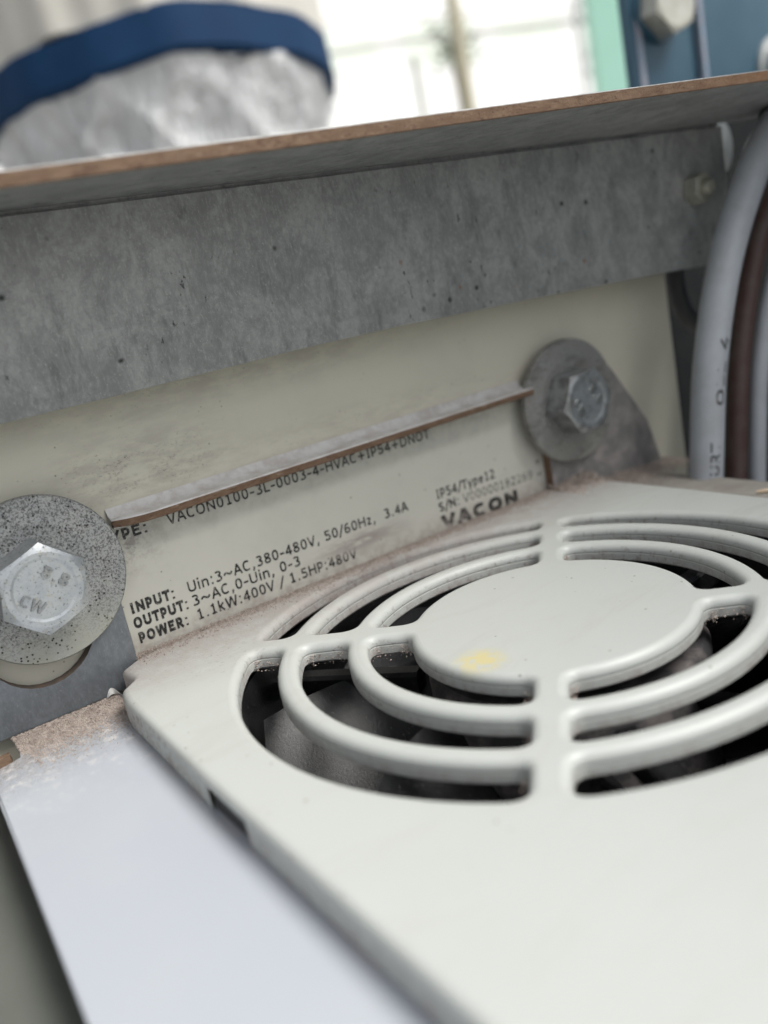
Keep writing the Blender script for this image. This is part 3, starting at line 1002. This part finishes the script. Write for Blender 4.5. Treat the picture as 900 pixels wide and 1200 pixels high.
def blade(b):
    bm = bmesh.new()
    a0 = b * 2 * math.pi / 7 + 0.35
    rows = []
    for i in range(9):
        t = i / 8
        r = 19.8 + (43.2 - 19.8) * t
        row = []
        for k in range(9):
            s = k / 8
            ang = a0 + s * (0.60 + 0.06 * t) + 0.40 * t ** 1.4
            z = -4.6 - 17 * s * (1 - 0.2 * t) - 1.8 * math.sin(math.pi * s)
            row.append((FX * (1 - t) + r * math.cos(ang), FY * (1 - t) + r * math.sin(ang), z - 4))
        rows.append(row)
    f1 = [[bm.verts.new(p) for p in r_] for r_ in rows]
    f2 = [[bm.verts.new((p[0], p[1], p[2] - 1.3)) for p in r_] for r_ in rows]
    for F in (f1, f2):
        for i in range(8):
            for k in range(8):
                bm.faces.new((F[i][k], F[i + 1][k], F[i + 1][k + 1], F[i][k + 1]))
    for i in range(8):
        bm.faces.new((f1[i][0], f1[i + 1][0], f2[i + 1][0], f2[i][0]))
        bm.faces.new((f1[i][8], f1[i + 1][8], f2[i + 1][8], f2[i][8]))
        bm.faces.new((f1[0][i], f1[0][i + 1], f2[0][i + 1], f2[0][i]))
        bm.faces.new((f1[8][i], f1[8][i + 1], f2[8][i + 1], f2[8][i]))
    return bm
for b in range(7):
    link('blade', blade(b), M['fan'], fan)

# ================================================================== BOLTS ON THE BRACKET
def hex_head(bm, c, af, y0, y1, rot, cham=0.55):
    R_ = af / 2 / math.cos(math.pi / 6)
    n = 72
    def ring(y, f):
        out = []
        for i in range(n):
            a = 2 * math.pi * i / n + rot
            q = (a - rot) % (math.pi / 3) - math.pi / 6
            rh = af / 2 / math.cos(q)
            out.append(bm.verts.new((c[0] + f(rh) * math.cos(a), y, c[2] + f(rh) * math.sin(a))))
        return out
    rings = [ring(y0, lambda r: r)]
    h = abs(y1 - y0); sg = -1 if y1 < y0 else 1
    # the turned chamfer cuts the corners lower than the flats
    rc = af / 2 * 0.985
    mid = []
    for i in range(n):
        a = 2 * math.pi * i / n + rot
        q = (a - rot) % (math.pi / 3) - math.pi / 6
        rh = af / 2 / math.cos(q)
        mid.append(bm.verts.new((c[0] + rh * math.cos(a), y1 - sg * max(0.12, (rh - rc) * cham), c[2] + rh * math.sin(a))))
    rings.append(mid)
    rings.append(ring(y1 - sg * 0.10, lambda r: min(r, rc)))
    rings.append(ring(y1, lambda r: rc - 0.35))
    rings.append(ring(y1, lambda r: rc - 1.1))
    rings.append(ring(y1 + sg * -0.10, lambda r: rc - 1.5))
    for A, B in zip(rings, rings[1:]):
        for i in range(n):
            bm.faces.new((A[i], A[(i + 1) % n], B[(i + 1) % n], B[i]))
    bm.faces.new(rings[0]); bm.faces.new(rings[-1])
    return bm
BX, BZ = -56.0, 17.1
bolt = thing('hex_bolt', (BX, 44.7, BZ), 'bright zinc hex bolt marked 8.8 on a wide washer, left of the label', 'bolt', 'bolts holding the bracket')
bm = bmesh.new()
lathe(bm, [(3, 0), (12.2, 0), (12.4, -0.2), (12.4, -1.35), (12.2, -1.6), (8.5, -1.62), (8.3, -1.66), (8.1, -1.62), (3, -1.6)], (BX, 44.68, BZ), 'y', 96)
link('washer', bm, M['zinc'], bolt)
bm = hex_head(bmesh.new(), (BX - 0.9, 0, BZ), 11.5, 43.05, 37.5, math.radians(21))
head = link('hex_head', bm, M['bolt'], bolt, crease=14)
def stamp(body, cx, cz, rot, width, h):
    c, s = math.cos(rot), math.sin(rot)
    def place(u, v, q):
        u -= width / 2; v -= h / 2
        return (cx + u * c - v * s, 37.66 - q, cz + u * s + v * c)
    b = text_bm(body, place, width, h, 0.14, 0.42)
    return link('stamped_mark', b, M['stamp'], head, smooth=False)
ra = math.radians(-42)
stamp('8.8', -55.0, 18.5, ra, 4.3, 1.75)
stamp('CW', -59.0, 15.7, ra, 3.7, 1.7)
# the second bolt: the same thing and its parts copied
b2 = bolt.copy(); COL.objects.link(b2)
b2.location = Vector((51.4, 44.7, 17.0)) * K
b2.rotation_euler = (0, math.radians(17), 0)
b2['label'] = 'dirty dull hex bolt on a grime caked washer, near the cables'
for ch in list(bolt.children):
    c = ch.copy(); COL.objects.link(c); c.parent = b2
    for g in ch.children:
        d = g.copy(); COL.objects.link(d); d.parent = c

# ================================================================== CABLES AND SMALL HARDWARE AT THE RIGHT
cab = thing('grey_cable', (71, 28, -10), 'thick grey cable nearest the panel, arching up with black printing', 'cable')
path1 = smoothpath([(66.5, 28, -40), (68.7, 28, -14.2), (71.3, 28, -0.3), (75.4, 28, 18.1), (82.3, 28, 35.6), (91.1, 28, 49.3), (100.3, 28, 59.4), (112.2, 27, 67.2), (135, 26, 74)], 12)
link('cable_jacket', tube(bmesh.new(), path1, 3.35, 28), M['cable'], cab)
# printing wrapped onto the jacket
def cable_print(body, s0, length, h, around):
    cum = [0]
    for a, b in zip(path1, path1[1:]):
        cum.append(cum[-1] + (b - a).length)
    def at(s):
        for i in range(len(cum) - 1):
            if cum[i + 1] >= s:
                t = (s - cum[i]) / (cum[i + 1] - cum[i])
                p = path1[i].lerp(path1[i + 1], t)
                d = (path1[i + 1] - path1[i]).normalized()
                return p, d
        return path1[-1], (path1[-1] - path1[-2]).normalized()
    def place(u, v, q):
        p, d = at(s0 + u)
        side = Vector((0, 1, 0)).cross(d).normalized()           # across the cable
        nrm = Vector((0, -1, 0))
        a = around - (v - h / 2) / 3.35
        return p + (nrm * math.cos(a) + side * math.sin(a)) * (3.37 + q)
    b = text_bm(body, place, length, h, 0.13)
    link('printed_text', b, M['ink'], cab, smooth=False)
cable_print('HURT', 34.5, 9.5, 2.0, -0.40)
cable_print('OLL 4', 51, 14, 2.0, -0.15)
c2 = thing('brown_cable', (84, 31, -10), 'brown cable hanging between the two grey cables', 'cable')
link('cable_jacket', tube(bmesh.new(), smoothpath([(79, 31, -40), (82, 31, -19), (84.6, 31, -4.3), (89.2, 31, 16.9), (96.4, 31, 35.3), (104.4, 31, 47.5), (114.5, 31, 57.5), (135, 31, 66)], 10), 2.25, 22), M['brown'], c2)
c3 = thing('grey_cable', (89, 29, -10), 'thin grey cable at the right edge, outside the brown one', 'cable')
link('cable_jacket', tube(bmesh.new(), smoothpath([(83, 29, -40), (86.7, 29, -20.3), (89.0, 29, -5.4), (93.0, 29, 14.3), (100.3, 29, 31.0), (112, 29, 43), (135, 29, 56)], 10), 1.75, 20), M['cable'], c3)
tag(link('black_hose', tube(bmesh.new(), smoothpath([(91.5, 48, 52), (92.8, 48, 41), (92.2, 48, 34), (93.6, 48, 28), (97.2, 48, 23.5), (103, 47, 21), (112, 46, 20)], 8), 2.1, 18), M['black'], base=(92, 48, 30)), 'black hose hooking down behind the right end of the beam', 'hose')
bm = bmesh.new()
tube(bm, [Vector((103.6, 27.5, 62.3)), Vector((108.6, 27.2, 65.6))], 4.1, 24)
tag(link('cable_clamp', bm, M['black'], base=(106, 28, 64)), 'black clamp round the thick grey cable under the beam flange', 'clamp')

sn = thing('hex_nut', (89, 38, 53), 'small dull nut on the shaded right end of the beam', 'nut')
bm = hex_head(bmesh.new(), (88.6, 0, 52.6), 5.5, 37.98, 34.8, 0.3)
link('nut_body', bm, M['nut'], sn)
bm = bmesh.new(); lathe(bm, [(1.5, 34.9), (1.5, 33.6), (1.2, 33.2)], (88.6, 0, 52.6), 'y', 20); link('thread_end', bm, M['nut'], sn)
kb = thing('cable_gland', (112, 48, 60), 'pale grey rounded cable gland below the right end of the flange', 'gland')
bm = bmesh.new(); lathe(bm, [(5.0, 10), (5.0, 1), (4.4, -0.6), (3, -1.4)], (112, 48, 61.0), 'y', 28)
for v in bm.verts:
    v.co.z = 61 + (v.co.z - 61) * 1.35
link('gland_body', bm, M['greycap'], kb)
bm = bmesh.new(); lathe(bm, [(6.4, 14), (6.4, 10)], (112, 48, 61.0), 'y', 24); link('gland_nut', bm, M['greycap'], kb)

cb = thing('hex_bolt', (179, 115, 109), 'large weathered hex bolt high on the blue column', 'bolt')
bm = hex_head(bmesh.new(), (178.6, 0, 109.2), 17, 113.2, 106.5, 0.35)
link('hex_head', bm, M['nut'], cb)
bm = bmesh.new(); lathe(bm, [(5, 115.1), (10.2, 115.1), (10.4, 114.8), (10.4, 113.4), (10.2, 113.1), (5, 113.1)], (178.6, 0, 109.2), 'y', 40); link('washer', bm, M['blue'], cb)
cb2 = thing('round_cap', (231, 112, 92), 'pale round cap on the blue column at the right edge', 'cap')
bm = bmesh.new(); lathe(bm, [(9, 112.5), (9, 108), (7.5, 105.5), (4, 104.4)], (235, 0, 87.5), 'y', 32); link('cap_dome', bm, M['greycap'], cb2)
bm = bmesh.new(); lathe(bm, [(11, 112.6), (11, 111.2)], (235, 0, 87.5), 'y', 32); link('cap_flange', bm, M['greycap'], cb2)

# ---- loose bits
tag(link('wood_splinter', tube(bmesh.new(), [Vector((62.9, 10.9, -2.75)), Vector((64.5, 9.0, -2.7)), Vector((67.0, 6.2, -2.6))], [0.25, 0.45, 0.3], 8), M['straw'], base=(64, 9, -3)), 'pale wood splinter on the dusty right edge of the drive', 'splinter')
bm = bmesh.new(); rows = []
for i in range(16):
    t = i / 15
    a = 3.6 * t - 0.5
    p = Vector((-51.9 + 2.1 * t, 44.1 - 0.5 * t, -3.6 + 0.55 * math.sin(a * 1.3)))
    rows.append([bm.verts.new(p + Vector((0, 0.45 * math.cos(a), 0.45 * math.sin(a)))), bm.verts.new(p - Vector((0, 0.45 * math.cos(a), 0.45 * math.sin(a)))),
                 bm.verts.new(p - Vector((0.03, 0.42 * math.cos(a), 0.42 * math.sin(a) + 0.12))), bm.verts.new(p + Vector((-0.03, 0.42 * math.cos(a), 0.42 * math.sin(a) - 0.12)))])
for A, B in zip(rows, rows[1:]):
    for k in range(4):
        bm.faces.new((A[k], A[(k + 1) % 4], B[(k + 1) % 4], B[k]))
bm.faces.new(rows[0]); bm.faces.new(rows[-1])
tag(link('plastic_shaving', bm, M['swarf'], base=(-51, 44, -4)), 'tiny curled pale shaving on the dust beside the drive corner', 'shaving')

# settled dust: nobody could count it
def grains(name, label, mat, gen, count, r0, r1):
    verts, faces = [], []
    octa = [(1, 0, 0), (-1, 0, 0), (0, 1, 0), (0, -1, 0), (0, 0, 1), (0, 0, -1)]
    tri = [(0, 2, 4), (2, 1, 4), (1, 3, 4), (3, 0, 4), (2, 0, 5), (1, 2, 5), (3, 1, 5), (0, 3, 5)]
    for _ in range(count):
        p = gen()
        if p is None:
            continue
        r = random.uniform(r0, r1) * random.choice((0.6, 0.8, 1, 1.3))
        b = len(verts)
        for o in octa:
            verts.append(tuple((p[i] + o[i] * r * random.uniform(0.6, 1.3)) * K for i in range(3)))
        faces += [tuple(b + i for i in t) for t in tri]
    me = bpy.data.meshes.new(name); me.from_pydata(verts, [], faces); me.materials.append(mat)
    o = bpy.data.objects.new(name, me); COL.objects.link(o)
    return tag(o, label, kind='stuff')
def g_tray():
    y = 44.3 - abs(random.gauss(0, 1)) * 5.2
    x = random.uniform(-66.3, -50.2)
    if y < 26 or (y < 37 and x < -65.5):
        return None
    return (x, y, -4.17 + 0.25 * random.random() * max(0, (y - 36) / 8))
grains('tray_dust', 'brown dust heaped in the bend of the pale tray', M['dust'], g_tray, 9000, 0.07, 0.15)
def g_ear():
    x = random.uniform(44, 80); y = 46.2 - abs(random.gauss(0, 1)) * 4.0
    lim = -3.1 if x > 54.5 else 0.0
    h = max(0, 1 - (46.2 - y) / 6.5) * 2.8 * max(0, 1 - abs(x - 57) / 22)
    return (x, y, lim + h * random.random())
grains('deck_dust', 'pinkish dust heaped below the dirty right bolt', M['dust'], g_ear, 7000, 0.10, 0.26)
def g_slot():
    q, k = random.choice(((1, 0), (1, 1), (1, 2), (2, 0), (2, 1), (2, 2), (0, 0), (3, 0)))
    rin, rout = EDGES[k]
    a = PHI + q * math.pi / 2 + (random.choice((0, 1)) * math.pi / 2)
    sgn = 1 if abs(a - PHI - q * math.pi / 2) < .1 else -1
    r = rin(a) + (rout(a) - rin(a)) * random.choice((random.random() * 0.25, 1 - random.random() * 0.25, random.random()))
    d = 2.15 + abs(random.gauss(0, 0.5))
    th = a + sgn * math.asin(d / r)
    e = 0.25
    return (r * math.cos(th), r * math.sin(th), -1.5 - random.random() * 1.7)
grains('slot_lint', 'pinkish lint caught in the corners of the grille slots', M['dust'], g_slot, 1600, 0.06, 0.16)
def g_back():
    return (random.uniform(-46, 46), 46.6 - abs(random.gauss(0, 1)) * 1.9, random.uniform(-0.02, 0.12))
grains('seam_dust', 'fine dust along the seam between drive and label', M['dust'], g_back, 9000, 0.05, 0.15)

# ================================================================== BACKGROUND
drum = thing('wrapped_drum', (272, 712, 120), 'pale drum with blue band and crumpled clear plastic wrap, upper left', 'drum')
DC = (272, 712, 0)
def soften(bm, amp, n1, n2, zamp=0.0):
    for v in bm.verts:
        a = math.atan2(v.co.y - DC[1], v.co.x - DC[0])
        k = amp * (math.sin(n1 * a + v.co.z * 0.006) + 0.7 * math.sin(n2 * a + 1.7))
        v.co += Vector((math.cos(a) * k, math.sin(a) * k, zamp * (math.sin(3 * a) + 0.5 * math.sin(n1 * a + 2))))
bm = bmesh.new(); lathe(bm, [(150, 246), (152, 280), (152, 640), (140, 660)], DC, 'z', 180); soften(bm, 3.0, 13, 26)
link('drum_shell', bm, M['drum'], drum)
bm = bmesh.new(); lathe(bm, [(150, 211), (154, 214), (154, 245), (150, 247)], DC, 'z', 180); soften(bm, 1.2, 7, 17, 2.5)
link('blue_band', bm, M['band'], drum)
bm = bmesh.new(); rows = []
for j in range(40):
    t = j / 39
    z = 216 - 150 * t
    ring = []
    for i in range(240):
        a = 2 * math.pi * i / 240
        fold = abs(math.sin(a * 5.5 + 2.2 * t + 1.1 * math.sin(a * 3 + 4 * t))) ** 0.45 + 0.7 * abs(math.sin(a * 9 - 6 * t + 1.7 * math.sin(a * 2))) ** 0.7
        r = 153 - 14 * t - 13 * fold * (0.25 + 0.75 * min(1, 3 * t))
        zz = z + (5 * math.sin(a * 5) + 4 * math.sin(a * 14 + 1) if j == 0 else 0)
        ring.append(bm.verts.new((DC[0] + r * math.cos(a), DC[1] + r * math.sin(a), zz)))
    rows.append(ring)
for A, B in zip(rows, rows[1:]):
    for i in range(240):
        bm.faces.new((A[i], A[(i + 1) % 240], B[(i + 1) % 240], B[i]))
bm.faces.new(rows[0]); bm.faces.new(rows[-1])
link('plastic_wrap', bm, M['wrap'], drum)

bm = bmesh.new(); tube(bm, [Vector((1845, 2150, -1300)), Vector((1842, 2148, 200)), Vector((1838, 2146, 1500))], 19, 16)
tag(link('timber_pole', bm, M['pole'], base=(1845, 2150, -1300)), 'upright pole in washed-out glare tones against the white sky', 'pole')
bm = bmesh.new(); tube(bm, [Vector((1741, 2240, -1300)), Vector((1741, 2240, 610))], 12, 14)
tag(link('fence_post', bm, M['rail'], base=(1741, 2240, -1300)), 'short pale post left of the washed-out pole', 'post')
bm = bmesh.new(); tube(bm, [Vector((1520, 2370, 660)), Vector((1741, 2245, 650)), Vector((2110, 1915, 590))], 9, 12)
tag(link('hand_rail', bm, M['rail'], base=(1741, 2240, 640)), 'thin pale rail crossing behind the upright pole', 'rail')
gp = thing('gate_post', (1550, 1335, -1300), 'mint green painted post beside the blue column', 'post')
dv = Vector((0.812, -0.55, 0)).normalized()
pc = Vector((1551, 1330, 0))
def slab(c, half, depth, z0, z1):
    nv = Vector((-dv.y, dv.x, 0))
    b = bmesh.new()
    extrude_poly(b, [c - dv * half - nv * 0, c + dv * half, c + dv * half + nv * depth, c - dv * half + nv * depth], (0, 0, 1))
    for v in b.verts:
        v.co.z = z0 if v.co.z < 0.5 else z1
    return b
link('post_body', slab(pc, 40, 60, -1300, 1200), M['post'], gp)
link('post_edge', slab(pc + dv * 44.5, 4, 50, -1300, 1200), M['postedge'], gp)
tr = thing('lattice_mast', (2060, 1850, -1300), 'grey lattice mast just left of the mint green post', 'mast')
tc = Vector((2085, 1885, 0))
for sgn in (-1, 1):
    c = tc + dv * 26 * sgn
    link('mast_leg', tube(bmesh.new(), [Vector((c.x, c.y, -1300)), Vector((c.x, c.y, 1400))], 9, 10), M['truss'], tr)
for k in range(14):
    z0 = 120 + 70 * k
    a, b_ = (tc - dv * 26, tc + dv * 26) if k % 2 else (tc + dv * 26, tc - dv * 26)
    link('lattice_bar', tube(bmesh.new(), [Vector((a.x, a.y, z0)), Vector((b_.x, b_.y, z0 + 70))], 6, 8), M['truss'], tr)
drum.rotation_euler = Matrix.Rotation(math.radians(-8), 3, Vector((0.85, -0.52, 0))).to_euler()
drum.rotation_euler.rotate(Matrix.Rotation(math.radians(-2.5), 3, Vector((0.52, 0.85, 0))).to_euler())
drum.location.z -= 0.010
# white building added as bright backdrop over the greyer sky, with window strips
bd = thing('backdrop_building', (4300, 5200, -1300), 'white building added to brighten the backdrop, with pale green window strips', 'building')
bc = Vector((4200, 5600, 0))
def bslab(c, half, depth, z0, z1, name, mat):
    link(name, slab(c, half, depth, z0, z1), M[mat], bd)
dv = Vector((1, 0, 0))
bslab(bc, 5200, 3000, -1300, 4600, 'wall', 'white')
nb = Vector((0, -1, 0))
for k in range(-3, 4):
    bslab(bc + dv * (900 * k - 480) + nb * 4, 330, 60, 1330, 1620, 'window', 'paleglass')
bslab(bc + nb * 12, 5190, 60, 1660, 1720, 'string_course', 'white')

# small bushy tree whose twigs reach into the white gap
def tree(x, y, zc, rad, n, label):
    t = thing('young_tree', (x, y, -1300), label, 'tree', 'young trees beyond the yard')
    link('trunk', tube(bmesh.new(), [Vector((x, y, -1300)), Vector((x + 20, y, -200)), Vector((x, y + 10, zc))], [45, 32, 12], 10), M['bark'], t)
    b = bmesh.new()
    for _ in range(n):
        d = Vector((random.gauss(0, 1), random.gauss(0, 1), random.gauss(0, 1))).normalized() * rad * random.random() ** 0.5
        d += Vector((random.choice((-.4, .3, 0)), random.choice((-.3, .3, 0)), random.choice((-.3, .4, 0)))) * rad
        c = Vector((x, y, zc)) + d
        a = Vector((random.gauss(0, 1), random.gauss(0, 1), random.gauss(0, 1))).normalized()
        e = a.orthogonal().normalized()
        vs4 = [b.verts.new(c + a * 26), b.verts.new(c + e * 12), b.verts.new(c - a * 26), b.verts.new(c - e * 12)]
        b.faces.new(vs4)
    o = link('crown', b, M['leaf'], t, smooth=False)
tree(3010, 3560, 960, 120, 240, 'small leafy tree above the rail, left of the washed-out pole')
tree(3720, 3060, 1030, 110, 200, 'small leafy tree showing beside the grey lattice mast')
